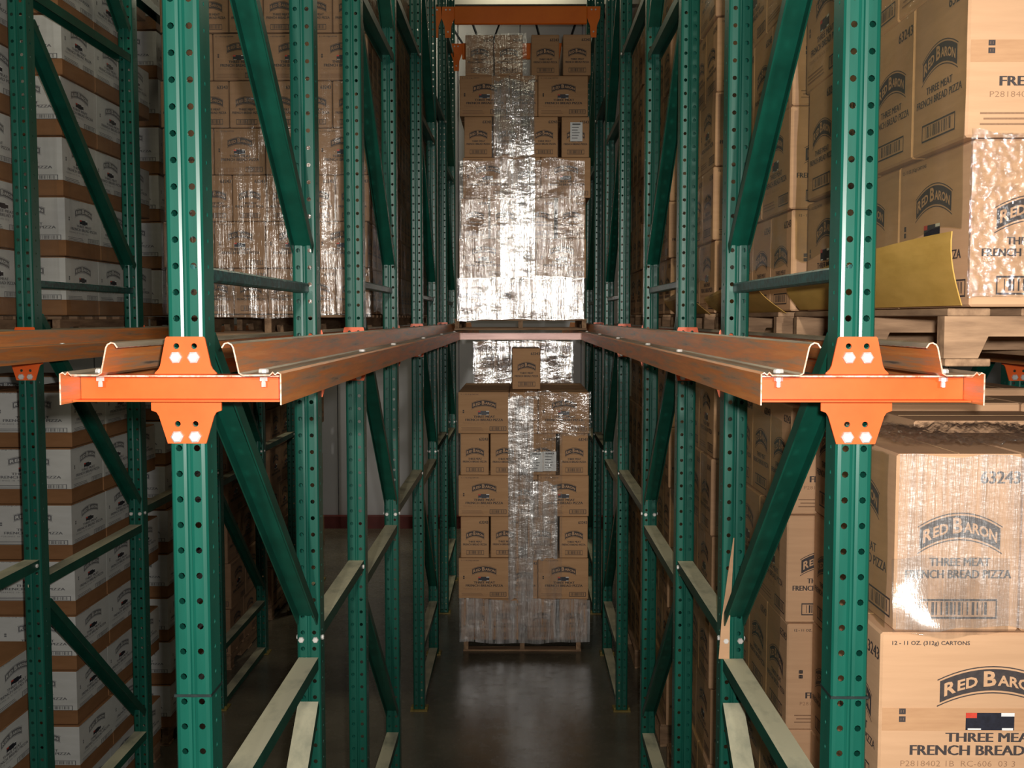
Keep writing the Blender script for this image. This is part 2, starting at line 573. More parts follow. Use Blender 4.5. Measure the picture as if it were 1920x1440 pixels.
def arm_mesh():
    mb = MB()
    c = 0.0035
    L = ARM_HALF
    mb.box(-L, L, -c, 0, AZ0, AZ1)                               # web
    mb.box(-L, L, -.05, -c, AZ1 - c, AZ1)                        # flanges, open to the front
    mb.box(-L, L, -.045, -c, AZ0, AZ0 + c)
    mb.box(-L, L, -.052, -.05, AZ1 - c, AZ1, 1)                  # bare worn edge
    return mb.mesh('arm_channel', [M['orange'], M['edge']])


ARM = arm_mesh()


def rail_bolt_mesh():
    mb = MB()
    mb.disc((0, 0, AZ1 + .0045), .011, (0, 0, 1), .008, n=8)
    mb.disc((0, 0, AZ1 - .0135), .009, (0, 0, 1), .0098, n=6)
    mb.disc((0, 0, AZ1 - .026), .005, (0, 0, 1), .0125, n=6)
    return mb.mesh('rail_bolt', M['zinc'])


RB = rail_bolt_mesh()


def arm(line, k, rear):
    x = LINES[line]
    nm = line if 'outer' in line else line + ' aisle'
    y = YF[k] - .0012 if not rear else YF[k] + GAP + .0812
    n = ORD[2 * k + (1 if rear else 0)]
    a = thing('rail_arm', f'orange rail arm on the {n} post of the {nm} line, with bolted bracket plates', 'bracket', (x, y, 0), math.pi if rear else 0, 'orange rail arms')
    put('arm_channel', ARM, a, (0, -.0055, 0))
    for pl, zb in ((PLATE_UP, 2.676), (PLATE_LO, 2.507)):
        p = put('bracket_plate', pl, a)
        for s in (-1, 1):
            bolt(p, (s * .019, -.0055, zb), r=.0135, h=.010)
    for s in (-1, 1):
        put('rail_bolt', RB, a, (s * .172, -.030, 0))
    return a


for line, ks in BAYS.items():
    for k in ks:
        for rear in (False, True):
            arm(line, k, rear)


def rail_mesh(y0, y1):
    """structural pallet rail: lip down the arm end, ribbed shelf, leaning flange with a rolled edge.
    Local x=0 at the lip, +x towards the post."""
    t = 0.003
    z = AZ1 + .0012
    prof = [(-.0035, AZ0 - .002), (-.0035, z + .004), (.004, z + .008), (.009, z + .004), (.014, z + .009), (.020, z + .003), (.075, z + .0025), (.081, z + .006), (.092, 2.700), (.096, 2.707), (.104, 2.711), (.112, 2.709), (.118, 2.700)]
    mid = [0, 0, 1, 1, 1, 1, 1, 0, 0, 2, 2, 2]
    inner = []
    for i, (a, b) in enumerate(prof):
        p0 = prof[max(i - 1, 0)]
        p1 = prof[min(i + 1, len(prof) - 1)]
        dx, dz = p1[0] - p0[0], p1[1] - p0[1]
        L = math.hypot(dx, dz)
        inner.append((a + dz / L * t, b - dx / L * t))
    ring = prof + inner[::-1]
    n = len(prof)
    mi = mid + [3] + [0] * (n - 1) + [3]
    mb = MB()
    ys = [y0 + (y1 - y0) * i / 12 for i in range(13)]
    random.seed(5)
    rings = []
    for i, y in enumerate(ys):
        sag = -0.0
        rings.append([(a, y, b + sag) for a, b in ring])
    mb.loft(rings, mi, caps=False)
    for k, r in enumerate((rings[0], rings[-1])):                # worn bright end edges
        mb.add(r, [(i, i + 1, 2 * n - 2 - i, 2 * n - 1 - i) for i in range(n - 1)], 3)
    return recalc(mb.mesh('pallet_rail', [M['rail'], M['rail_shelf'], M['rail_shelf'], M['edge']]))


RAIL = rail_mesh(2.105, 12.2)
for line, sides in (('left', (1, -1)), ('right', (-1, 1)), ('outer left', (1, -1)), ('outer right', (-1,))):
    for s in sides:
        x = LINES[line] + s * ARM_HALF
        me = RAIL
        o = put('pallet_rail', me, None, (x + s * .001, 0, 0))
        o.scale = (-s, 1, 1)
        nm = line if 'outer' in line else line + ' aisle'
        toward = 'centre aisle' if (line == 'left' and s == 1) or (line == 'right' and s == -1) else 'side lane'
        if line == 'outer left':
            toward = 'brown carton lane' if s == 1 else 'white carton lane'
        if line == 'outer right':
            toward = 'right hand lane'
        tag(o, f'long scuffed orange pallet rail on the {nm} posts, facing the {toward}', 'rail', 'orange pallet rails')


def tie_beam(xc, y, z, label, span):
    h = 0.078
    t = thing('tie_beam', label, 'beam', (xc, y, z), 0, 'orange tie beams')
    mb = MB().cbox(-span / 2, span / 2, -.045, 0, -h, h, .006)
    put('beam', mb.mesh('beam', M['orange_beam']), t)
    for s in (-1, 1):
        e = span / 2
        out = [(-.062, h + .006), (.062, h + .006), (.058, -h * .2), (.03, -h * 1.15), (.026, -.19), (-.026, -.19), (-.03, -h * 1.15), (-.058, -h * .2)]
        pm = plate_mesh([(x, zz) for x, zz in out], [], 'end_plate', M['orange_beam'])
        p = put('end_plate', pm, t, (s * (e + .06), 0, 0))
        for bx, bz in ((-.018, .055), (.018, .055), (0, -.14)):
            bolt(p, (bx, -.0055, bz), r=.009, h=.008)
    return t


SP = 2 * XP - .235
tie_beam(0, 9.553, 5.47, 'bright orange tie beam over the centre aisle in front of stacked load', SP)
tie_beam(0, YF[3] + GAP - .005, 5.46, 'farther orange tie beam mostly hidden by the upper central load', SP)
SQ = XQ - XP - .235
tie_beam(-(XP + XQ) / 2, 9.553, 5.47, 'orange tie beam over the left side lane, glimpsed between posts', SQ)
# stop beam across the aisle between the two rails
sb = thing('cross_beam', 'worn pinkish steel beam crossing the aisle between the two rails', 'beam', (0, 8.33, 0))
mb = MB()
ex = XP - ARM_HALF - .008
for args in ((-ex, ex, .0, .004, AZ0 + .002, AZ1 - .002), (-ex, ex, -.04, 0, AZ1 - .006, AZ1 - .002), (-ex, ex, -.04, 0, AZ0 + .002, AZ0 + .006)):
    mb.box(*args)
put('beam', mb.mesh('beam', noisy('worn_pink_enamel', srgb(150, 112, 104), srgb(178, 140, 130), (3, 30, 30), rough=0.35, metallic=0.2)), sb)
for s in (-1, 1):
    put('end_cap', MB().box(-.003, .003, -.04, .004, AZ0 + .002, AZ1 - .002).mesh('end_cap', M['edge']), sb, (s * (ex + .0035), 0, 0))

# roof braces in front of the back wall
for i, (x0, x1) in enumerate(((-1.5, -0.62), (-0.95, -0.45), (0.1, -0.42), (-0.05, .3), (1.0, 0.55), (0.72, 1.25), (-1.95, -1.3), (1.9, 1.35))):
    mb = MB()
    dx = x1 - x0
    mb.loft([[(x0 + dx * f + r * c, 13.3, 7.38 - 1.35 * f + r * s) if True else None for c, s, r in ((1, 0, .016), (0, 1, .016), (-1, 0, .016), (0, -1, .016))] for f in (0, 1)])
    lp = mb
    for k, (cx, cy, cz) in enumerate(list(lp.v)):
        lp.v[k] = (cx, cy + (.016 if k % 2 else 0), cz)
    tag(put('roof_rod', mb.mesh('roof_rod', M['rod'])), f'{ORD[i]} dark slanting rod listed from the left side, high at the white back wall' if i < 6 else f'{ORD[i - 6]} of two dark slanting rods high at the back wall, hidden behind posts', 'rod', 'roof rods at the back wall')


# ------------------------------------------------------------------ printing on the cartons
def text_geo(txt, size, bold=0.012, align='LEFT'):
    cu = bpy.data.curves.new('lettering', 'FONT')
    cu.body = txt
    cu.size = size
    cu.align_x = align
    cu.resolution_u = 2
    cu.offset = bold * size
    cu.fill_mode = 'FRONT'
    o = bpy.data.objects.new('lettering', cu)
    COL.objects.link(o)
    dg = bpy.context.evaluated_depsgraph_get()
    me = o.evaluated_get(dg).to_mesh()
    v = [tuple(p.co) for p in me.vertices]
    f = [tuple(p.vertices) for p in me.polygons]
    o.evaluated_get(dg).to_mesh_clear()
    bpy.data.objects.remove(o)
    bpy.data.curves.remove(cu)
    return v, f


def fit(mb, txt, x0, x1, z0, z1, mi=0, y=0.0, bold=0.03, warp=None):
    """lettering stretched to the rectangle, in the XZ plane facing -Y"""
    v, f = text_geo(txt, 1.0, bold if bold < .035 else 0.0)
    ax, bx = min(p[0] for p in v), max(p[0] for p in v)
    ay, by = min(p[1] for p in v), max(p[1] for p in v)
    out = []
    for p in v:
        x = x0 + (p[0] - ax) / (bx - ax) * (x1 - x0)
        z = z0 + (p[1] - ay) / (by - ay) * (z1 - z0)
        if warp:
            x, z = warp(x, z)
        out.append((x, y, z))
    mb.add(out, f, mi)
    if bold > .035:                                              # heavy lettering: a second impression a hair to the side
        k = (x1 - x0) / max(len(txt), 1) * .05
        for q in (1, 2, 3):
            mb.add([(a + k * q, b - .00005 * q, c) for a, b, c in out], f, mi)


def banner(mb, cx, cz, w, h, ink=0, lit=1):
    """arched dark banner with knocked-out lettering"""
    arch = h * 0.42
    wp = lambda x, z: (x, z - arch * ((x - cx) / (w / 2)) ** 2)
    n = 14

    def strip(z0, z1, y, mi, g=0.0):
        vs, fs = [], []
        for i in range(n + 1):
            x = cx + (i / n - .5) * (w + g)
            k = 1 - 0.0 * abs(i / n - .5)
            vs += [(wp(x, z0)[0], y, wp(x, z0)[1]), (wp(x, z1)[0], y, wp(x, z1)[1])]
        for i in range(n):
            fs.append((2 * i, 2 * i + 2, 2 * i + 3, 2 * i + 1))
        mb.add(vs, fs, mi)

    strip(cz - h * .36, cz + h * .36, 0, ink)
    strip(cz - h * .46, cz - h * .42, 0, ink, w * .05)
    strip(cz + h * .42, cz + h * .46, 0, ink, w * .05)
    lw = w * .92
    x0 = cx - lw / 2
    y = -0.0006
    fit(mb, 'R', x0, x0 + lw * .12, cz - h * .22, cz + h * .22, lit, y, .03, wp)
    fit(mb, 'ED', x0 + lw * .135, x0 + lw * .34, cz - h * .20, cz + h * .16, lit, y, .03, wp)
    fit(mb, 'B', x0 + lw * .40, x0 + lw * .53, cz - h * .22, cz + h * .30, lit, y, .03, wp)
    fit(mb, 'ARON', x0 + lw * .545, x0 + lw, cz - h * .20, cz + h * .16, lit, y, .03, wp)


def frame_rect(mb, x0, x1, z0, z1, t, mi=0, y=0.0):
    for a, b, c, d in ((x0, x1, z0, z0 + t), (x0, x1, z1 - t, z1), (x0, x0 + t, z0 + t, z1 - t), (x1 - t, x1, z0 + t, z1 - t)):
        mb.add([(a, y, c), (b, y, c), (b, y, d), (a, y, d)], [(0, 1, 2, 3)], mi)


def rect(mb, x0, x1, z0, z1, mi=0, y=0.0):
    mb.add([(x0, y, z0), (x1, y, z0), (x1, y, z1), (x0, y, z1)], [(0, 1, 2, 3)], mi)


def barcode(mb, x0, x1, z0, z1, mi=0):
    frame_rect(mb, x0, x1, z0, z1, (z1 - z0) * .10, mi)
    rnd = random.Random(3)
    x = x0 + (x1 - x0) * .1
    while x < x1 - (x1 - x0) * .12:
        w = (x1 - x0) * rnd.choice((.012, .02, .034))
        rect(mb, x, x + w, z0 + (z1 - z0) * .2, z1 - (z1 - z0) * .16, mi)
        x += w + (x1 - x0) * rnd.choice((.02, .03, .045))


def print_small(ink, lit, soft):
    """end face of a carton, unit 1 x 1"""
    mb = MB()
    A = 0.7                      # width : height of the real face, letters are drawn for it
    fit(mb, '63243', .66, .97, .835, .905, bold=.04)
    banner(mb, .51, .595, .64, .17)
    fit(mb, 'THREE MEAT', .27, .75, .372, .418, bold=.04)
    fit(mb, 'FRENCH BREAD PIZZA', .08, .92, .302, .350, bold=.04)
    barcode(mb, .20, .82, .072, .185)
    return mb.mesh('printing', [ink, lit, soft])


def print_large(ink, lit, soft):
    """long face of a carton, unit 1 x 1"""
    mb = MB()
    fit(mb, '12 - 11 OZ. (312g) CARTONS', .05, .40, .925, .955, bold=.02)
    banner(mb, .51, .735, .48, .17)
    for k in (0, 1):
        frame_rect(mb, .088, .118, .535 - k * .045, .568 - k * .045, .009, 0)
        rect(mb, .098, .108, .535 - k * .045, .568 - k * .045, 0)
    rect(mb, .39, .61, .445, .545, 3, -.0003)
    rect(mb, .39, .44, .515, .545, 4, -.0006)
    rect(mb, .55, .61, .525, .545, 5, -.0006)
    rect(mb, .555, .605, .445, .458, 5, -.0006)
    rect(mb, .40, .46, .447, .456, 5, -.0006)
    fit(mb, 'THREE MEAT', .30, .72, .378, .430, bold=.05)
    fit(mb, 'FRENCH BREAD PIZZA', .14, .88, .300, .358, bold=.05)
    fit(mb, 'P2818402 1B  RC-606  03 3', .10, .62, .235, .268, 2, bold=-.01)
    barcode(mb, .62, .95, .06, .17)
    for k in range(3):
        rect(mb, .06 + .015 * (k % 2), .50 - .02 * k, .07 + k * .032, .081 + k * .032, 2)
    return mb.mesh('printing', [ink, lit, soft, M['navy_print'], M['red_print'], M['paper']])


PR = {('brown', 's'): print_small(M['ink'], M['card_light'], M['ink_soft']), ('brown', 'l'): print_large(M['ink'], M['card_light'], M['ink_soft']),
      ('white', 's'): print_small(M['ink_grey'], M['white_card'], M['ink_grey']), ('white', 'l'): print_large(M['ink_grey'], M['white_card'], M['ink_grey'])}
PR['near', 's'], PR['near', 'l'] = PR['brown', 's'], PR['brown', 'l']
PR['dimmed', 's'], PR['dimmed', 'l'] = print_small(M['ink'], M['card_dimmed'], M['ink_soft']), print_large(M['ink'], M['card_dimmed'], M['ink_soft'])
TAPE = MB().box(0, 1, -.0006, 0, 0, 1).mesh('packing_tape', noisy('clear_brown_tape', srgb(182, 140, 104), srgb(192, 150, 112), (5, 5, 5), rough=0.3))
CARTON = {}


def carton_mesh(w, d, h, style):
    key = (round(w, 3), round(d, 3), round(h, 3), style)
    if key in CARTON:
        return CARTON[key]
    mb = MB()
    if style == 'white':
        zb = h * .27
        mb.cbox(-w / 2, w / 2, -d / 2, d / 2, 0, h, .004, 1)
        c = .0006
        mb.box(-w / 2 - c, w / 2 + c, -d / 2 - c, d / 2 + c, zb, h - .006, 0)
        me = mb.mesh('carton', [M['white_card'], M['brown_band']])
    else:
        mb.cbox(-w / 2, w / 2, -d / 2, d / 2, 0, h, .005, 0)
        g = .0012
        # closing seam of the top flaps
        if w >= d:
            mb.box(-w / 2 + .01, w / 2 - .01, -g, g, h - .001, h + .0005, 1)
        else:
            mb.box(-g, g, -d / 2 + .01, d / 2 - .01, h - .001, h + .0005, 1)
        me = mb.mesh('carton', [{'near': M['card_light'], 'dimmed': M['card_dimmed']}.get(style, M['card']), M['card_edge']])
    CARTON[key] = me
    return me


RND = random.Random(11)
BULK = {}


def bulk(style, group, w, d, h, loc, rz, faces=()):
    """add a carton to the bulk mesh of its load"""
    mb, mats = BULK.setdefault(group, (MB(), []))
    def take(me, mat):
        for m in me.materials:
            if m not in mats:
                mats.append(m)
        idx = [mats.index(m) for m in me.materials]
        mb.add([(mat @ v.co)[:] for v in me.vertices], [tuple(p.vertices) for p in me.polygons], [idx[p.material_index] for p in me.polygons])
    m0 = Matrix.Translation(loc) @ Matrix.Rotation(rz, 4, 'Z')
    take(carton_mesh(w, d, h, style), m0)
    for me, l, r, sc in faces:
        take(me, m0 @ Matrix.Translation(l) @ Matrix.Rotation(r, 4, 'Z') @ Matrix.Diagonal((sc[0], sc[1], sc[2], 1)))




def carton(x0, x1, y0, y1, z0, h, style, label, group, faces, rz=None, name='carton', detail=False, own=True):
    """one carton standing on z0; faces lists the printed sides"""
    g = .004
    w, d = x1 - x0 - g, y1 - y0 - g
    hh = h - .003
    loc = ((x0 + x1) / 2, (y0 + y1) / 2, z0 + .0015)
    rz = RND.uniform(-.004, .004) if rz is None else rz
    pz = (0.0, hh) if style != 'white' else (hh * .22, hh * .80)
    e = .0013 if style != 'white' else .0018
    prints = []
    for f in faces:
        k = 'l' if (w if f == 'front' else d) > hh * .9 else 's'
        if f == 'front':
            prints.append((PR[style, k], (-w / 2, -d / 2 - e, pz[0]), 0, (w, 1, pz[1])))
        elif f == 'left':
            prints.append((PR[style, k], (-w / 2 - e, d / 2, pz[0]), -math.pi / 2, (d, 1, pz[1])))
        else:
            prints.append((PR[style, k], (w / 2 + e, -d / 2, pz[0]), math.pi / 2, (d, 1, pz[1])))
    if not own:                                                  # hidden or far back: joined to the bulk of its load
        bulk(style, group, w, d, hh, loc, rz, prints)
        return None
    o = put('white_carton' if style == 'white' else name, carton_mesh(w, d, hh, style), None, loc, rz)
    tag(o, label, 'carton', group)
    for me, l, r, sc in prints:
        put('printing', me, o, l, r, sc)
    if detail and 'front' in faces and w > hh * .9:
        put('packing_tape', TAPE, o, (-w / 2 + .006, -d / 2 - .0003, hh * .44), 0, (w - .012, 1, hh * .13))
    return o


# ------------------------------------------------------------------ pallets
def pallet(x0, x1, y0, y1, z0, h, label, along='Y', boards=7):
    """wooden pallet: notched stringers and deck boards; stringers run along the given axis"""
    p = thing('pallet', label, 'pallet', ((x0 + x1) / 2, (y0 + y1) / 2, z0), 0, 'wooden pallets')
    W, D = (x1 - x0), (y1 - y0)
    L, B = (D, W) if along == 'Y' else (W, D)       # stringer length, pallet width across stringers
    bt = .017
    def place(name, me, r):
        return put(name, me, p, (0, 0, 0), 0 if along == 'Y' else math.pi / 2)
    wood = M['wood_y']
    a, b = bt, h - bt
    nz = a + (b - a) * .52
    for i in range(3):
        x = -B / 2 + .02 + (B - .04) * i / 2
        q = L / 2
        pts = [(-q, a), (-q * .86, a), (-q * .82, nz), (-q * .50, nz), (-q * .46, a), (q * .46, a), (q * .50, nz), (q * .82, nz), (q * .86, a), (q, a), (q, b), (-q, b)]
        mb = MB().loft([[(x - .019, y, z) for y, z in pts], [(x + .019, y, z) for y, z in pts]])
        place('stringer', recalc(mb.mesh('stringer', wood)), 0)
    for lvl, n, zz in (('deck_board', boards, h - bt + .0004), ('bottom_board', 3, .0)):
        for i in range(n):
            y = -L / 2 + .05 + (L - .1) * i / (n - 1)
            hw = .045 + .004 * RND.random()
            mb = MB().cbox(-B / 2 - .004, B / 2 + .004, y - hw, y + hw, zz, zz + bt - .001, .002)
            place(lvl, mb.mesh(lvl, M['wood']), 0)
    return p


# ------------------------------------------------------------------ stretch film
def film_sheet(mb, o, ux, uz, nrm, w, h, nx, nz, amp, seed, mi=0, edge=0.0, crumple=0.0, bulge=None):
    """wrinkled sheet: o corner, ux/uz directions, nrm outwards"""
    from mathutils import noise
    o, ux, uz, nrm = Vector(o), Vector(ux), Vector(uz), Vector(nrm)
    vs = []
    for j in range(nz + 1):
        for i in range(nx + 1):
            u, v = i / nx, j / nz
            p = o + ux * (u * w) + uz * (v * h)
            q = Vector((u * w * 9 + seed, v * h * 5, seed * 1.7))
            d = noise.noise(q) * amp + noise.noise(Vector((u * w * 34 + seed, v * h * 3, 4.2))) * amp * .5
            if bulge:                                            # loose belly of film: centre x, z, radius, depth
                d += bulge[3] * math.exp(-((p.x - bulge[0]) ** 2 + (p.z - bulge[1]) ** 2) / (2 * bulge[2] ** 2))
            if crumple:
                d += noise.noise(Vector((u * w * 105 + seed, v * h * 105, 7.7))) * crumple
            if edge:
                p = p + uz * (noise.noise(Vector((u * 5 + seed, j * 3.1, .5))) * edge * (1 if j in (0, nz) else 0))
            vs.append(p + nrm * (amp * .8 + d))
    fs = []
    for j in range(nz):
        for i in range(nx):
            a = j * (nx + 1) + i
            fs.append((a, a + 1, a + nx + 2, a + nx + 1))
    mb.add(vs, fs, mi)


def wrap(label, mats, sheets):
    mb = MB()
    for s in sheets:
        film_sheet(mb, *s)
    o = put('stretch_wrap', mb.mesh('stretch_wrap', mats, smooth=True))
    return tag(o, label, 'stretch wrap', 'clear stretch wraps')


X, Y, Z = (1, 0, 0), (0, 1, 0), (0, 0, 1)
NX, NY = (-1, 0, 0), (0, -1, 0)


def run(lengths, start):
    out = []
    for L in lengths:
        out.append((start, start + L))
        start += L
    return out


# ---- lower central load ------------------------------------------------------------
A_, B_ = 0.416, 0.234


def central(tagname, y0, z0, rows, hrow, group, kinds, shift, white=None):
    """rows are listed from the bottom; kind L: long faces outside with an end face between, S: four end faces"""
    n = len(rows)
    for r, kind in enumerate(rows):
        z = z0 + r * hrow
        dx = shift[r]
        word = ORD[n - 1 - r]
        if kind == 'L':
            fr = [(-.508, -.092, B_), (-.092, .143, A_), (.143, .559, B_)]
        else:
            fr = [(-.49, -.256, A_), (-.246, -.012, A_), (.056, .290, A_), (.318, .552, A_)]
        for i, (a, b, d) in enumerate(fr):
            nm = ORD[i]
            fl = ['front'] + (['left'] if i == 0 else []) + (['right'] if i == len(fr) - 1 else [])
            c = carton(a + dx, b + dx, y0 + RND.uniform(-.008, .008), y0 + d, z, hrow, 'brown', f'brown printed carton, {word} row down, {nm} from left, front of {tagname}', group, fl)
            if white and (r, i) in white:
                wx0, wx1, wz0, wz1 = white[r, i]
                for k in range(2 if wx1 - wx0 > .15 else 1):
                    wd = (wx1 - wx0) / (2 if wx1 - wx0 > .15 else 1)
                    mb = MB().box(-wd / 2 + .002, wd / 2 - .002, -.0006, 0, 0, wz1 - wz0)
                    for q in range(5):
                        mb.box(-wd * .36, wd * (.1 + .08 * (q % 3)), -.0010, -.0007, (wz1 - wz0) * (.15 + .14 * q), (wz1 - wz0) * (.19 + .14 * q), 1)
                    mb.box(-wd * .32, wd * .32, -.0010, -.0007, (wz1 - wz0) * .86, (wz1 - wz0) * .94, 1)
                    if c is None:
                        continue
                    s = put('shipping_label', mb.mesh('shipping_label', [M['paper'], M['ink_grey']]), c, (wx0 + wd * (k + .5), -(d - .004) / 2 - .004, wz0 + .004 * k))
                    s['label'] = 'white paper shipping label'
        # cartons along both sides, behind the front ones
        dd = fr[0][2]
        for s, (a, b), fc in ((0, fr[0][:2], 'left'), (1, fr[-1][:2], 'right')):
            y = y0 + dd + .004
            step = dd
            q = 0
            while y + step <= y0 + 1.2 and q < 4:
                carton(a + dx, b + dx, y, y + step, z, hrow, 'brown', f'brown carton, {word} row down, {ORD[q + 1]} from front, {fc} side of {tagname}', group, [fc], own=r == n - 1 == 5)
                y += step
                q += 1
        if r == n - 1:                                           # close the top row
            y = y0 + max(f[2] for f in fr) + .004
            for q in range(2):
                for i, (a, b, d) in enumerate(fr[1:-1]):
                    carton(a + dx, b + dx, y + q * A_, y + (q + 1) * A_ - .002, z, hrow, 'brown', f'brown carton in top row, {ORD[i + 1]} from left, {ORD[q + 1]} from front, {tagname}', group, [], own=False)


pallet(-.47, .50, 8.46, 9.56, 0.0, .113, 'wooden pallet on the floor under the lower central carton load', 'Y')
central('lower central load', 8.41, .115, 'SLSLSL', .341, 'cartons of the lower central load', None, [.0, .0, .0, .0, .0, 0.0], {(4, 2): (-.10, .12, .03, .19)})
wrap('torn clear stretch wrap on the front of the lower central load', [M['film'], M['film_low']], [
    ((-.10, 8.395, .47), X, Z, NY, .44, 1.69, 70, 60, .006, 3.0, 0, .03),
    ((-.10, 8.386, .46), X, Z, NY, .205, 1.66, 50, 60, .006, 4.0, 1, .03),
    ((.10, 8.384, .80), X, Z, NY, .20, .62, 24, 30, .006, 6.0, 1, .03),
    ((.30, 8.392, 1.80), X, Z, NY, .27, .355, 30, 12, .005, 8.0, 0, .02),
    ((-.50, 8.392, .100), X, Z, NY, 1.07, .36, 110, 14, .007, 5.0, 1, .02)])
carton(-.072, .165, 8.66, 9.05, 2.163, .345, 'brown', 'single brown carton standing alone on top of the lower central load', None, ['front', 'left', 'right'], .01)

# ---- upper central load
pallet(-.556, .556, 8.80, 9.90, 2.6565, .0965, 'wooden pallet on the rails under the upper central carton load', 'Y')
central('upper central load', 8.75, 2.754, 'SLSLSLS', .3345, 'cartons of the upper central load', None, [-.03, -.01, -.01, .025, .02, .0, .03], {(4, 3): (-.045, .06, .13, .285)})
wrap('torn clear stretch wrap on the front of the upper central load', [M['film'], M['film_heavy']], [
    ((-.51, 8.733, 3.09), X, Z, NY, 1.04, .98, 110, 40, .006, 13.0, 0, .03),
    ((-.24, 8.735, 4.07), X, Z, NY, .36, .69, 50, 30, .006, 15.0, 0, .03),
    ((-.45, 8.735, 4.77), X, Z, NY, .50, .325, 60, 14, .006, 16.0, 0, .02),
    ((-.17, 8.722, 3.10), X, Z, NY, .29, .98, 40, 36, .006, 17.0, 1, .02),
    ((-.22, 8.722, 4.10), X, Z, NY, .33, .62, 40, 26, .006, 19.0, 1, .04),
    ((-.53, 8.728, 2.745), X, Z, NY, 1.06, .35, 110, 14, .008, 18.0, 1, .02)])

# ---- load behind the lower central one
pallet(-.45, .50, 9.92, 11.0, 0.0, .113, 'wooden pallet on the floor under the rear central carton load', 'Y')
for r in range(7):
    w = .234 if r % 2 else .235
    for i in range(4):
        carton(-.44 + i * .232, -.44 + (i + 1) * .232, 9.87, 10.27, .115 + r * .345, .345, 'brown', f'wrapped brown carton, {ORD[r]} row up, {ORD[i]} from left, load behind lower central load', 'cartons of the rear central load', ['front'] + (['left'] if i == 0 else []), own=r >= 5)
wrap('shiny clear stretch wrap on the load behind the lower central one', [M['film_heavy']], [
    ((-.45, 9.858, 1.9), X, Z, NY, .95, .64, 100, 20, .008, 23.0, 0, .02)])


# ------------------------------------------------------------------ side lane loads
def side_load(nm, xs, side, y0, y1, z0, kinds, h, a, b, style, group, nfront, shifts=(), adj='brown printed', skip=lambda r, i, q: False, detail=False, own=lambda r, i, q: True):
    """side=+1: the aisle face is the left one at x=xs (right hand lanes); side=-1: the right one (left hand lanes)"""
    for r, kind in enumerate(kinds):
        w, d = (a, b) if kind == 'L' else (b, a)
        if style == 'near':
            d = .30 if kind == 'L' else .42
        nq = int((y1 - y0 + .03) / d)
        sx = xs + (shifts[r % len(shifts)] if shifts else 0)
        jy = RND.uniform(-.006, .006)
        for i in range(nfront[r % len(nfront)] if isinstance(nfront, (list, tuple)) else nfront):
            for q in range(nq if i == 0 else 1):
                if skip(r, i, q):
                    continue
                xa, xb = sx + side * i * w, sx + side * (i + 1) * w
                pos = 'front corner' if i == q == 0 else (f'{ORD[q]} from front' if i == 0 else f'{ORD[i]} beside front corner')
                fl = (['front'] if q == 0 else []) + ([('left' if side > 0 else 'right')] if i == 0 else [])
                carton(min(xa, xb), max(xa, xb), y0 + jy + q * d, y0 + jy + (q + 1) * d, z0 + r * h, h, style, f'{adj} carton, {ORD[r]} row up, {pos}, {nm}', group, fl, detail=detail and q == 0, own=own(r, i, q))


DECK = 2.6565
# right hand lane, upper level
UR = [('nearest upper right load', 2.20, 3.46, 'SLSL', (.943, .924, .93, .926)), ('second upper right load', 3.62, 4.80, 'LSLSL', (.934, .926, .93)),
      ('third upper right load', 5.05, 6.22, 'SLSLSL', (.935, .925, .93)), ('fourth upper right load', 6.55, 7.75, 'LSLSLSL', (.94, .925, .93)), ('fifth upper right load', 8.1, 9.3, 'SLSLSLS', (.94, .93))]
for j, (nm, y0, y1, kinds, sh) in enumerate(UR):
    pallet(.905 if j == 0 else .895, 1.95, y0 + .03, y1, DECK, .124, f'wooden pallet under the {nm}, resting on the right rails', 'X')
    side_load(nm, 0, 1, y0, y1, 2.782, kinds, .352, .478, .272, 'near', f'cartons of the {nm}', 2 if j < 2 else 1, sh, detail=(j == 0), own=lambda r, i, q: i == 0 and r < len(kinds) - (1 if j < 4 else 0) and (q < 2 or (q == 3 and j == 0) or (q == 2 and j == 1)))
    H = .352 * len(kinds)
    sh_ = [((.920, y1 + .03, 2.95), NY, Z, NX, y1 - y0 + .045, H - .20, 40, 40, .006, 30.0 + j, 0, .03)]
    if j == 0:
        sh_ += [((.932, y0 - .012, 2.80), X, Z, NY, .56, .345, 150, 96, .004, 37.0, 1, .02, .0036)]
    wrap(f'clear stretch wrap around the {nm}', [M['film_side'], M['film_spark']], sh_)

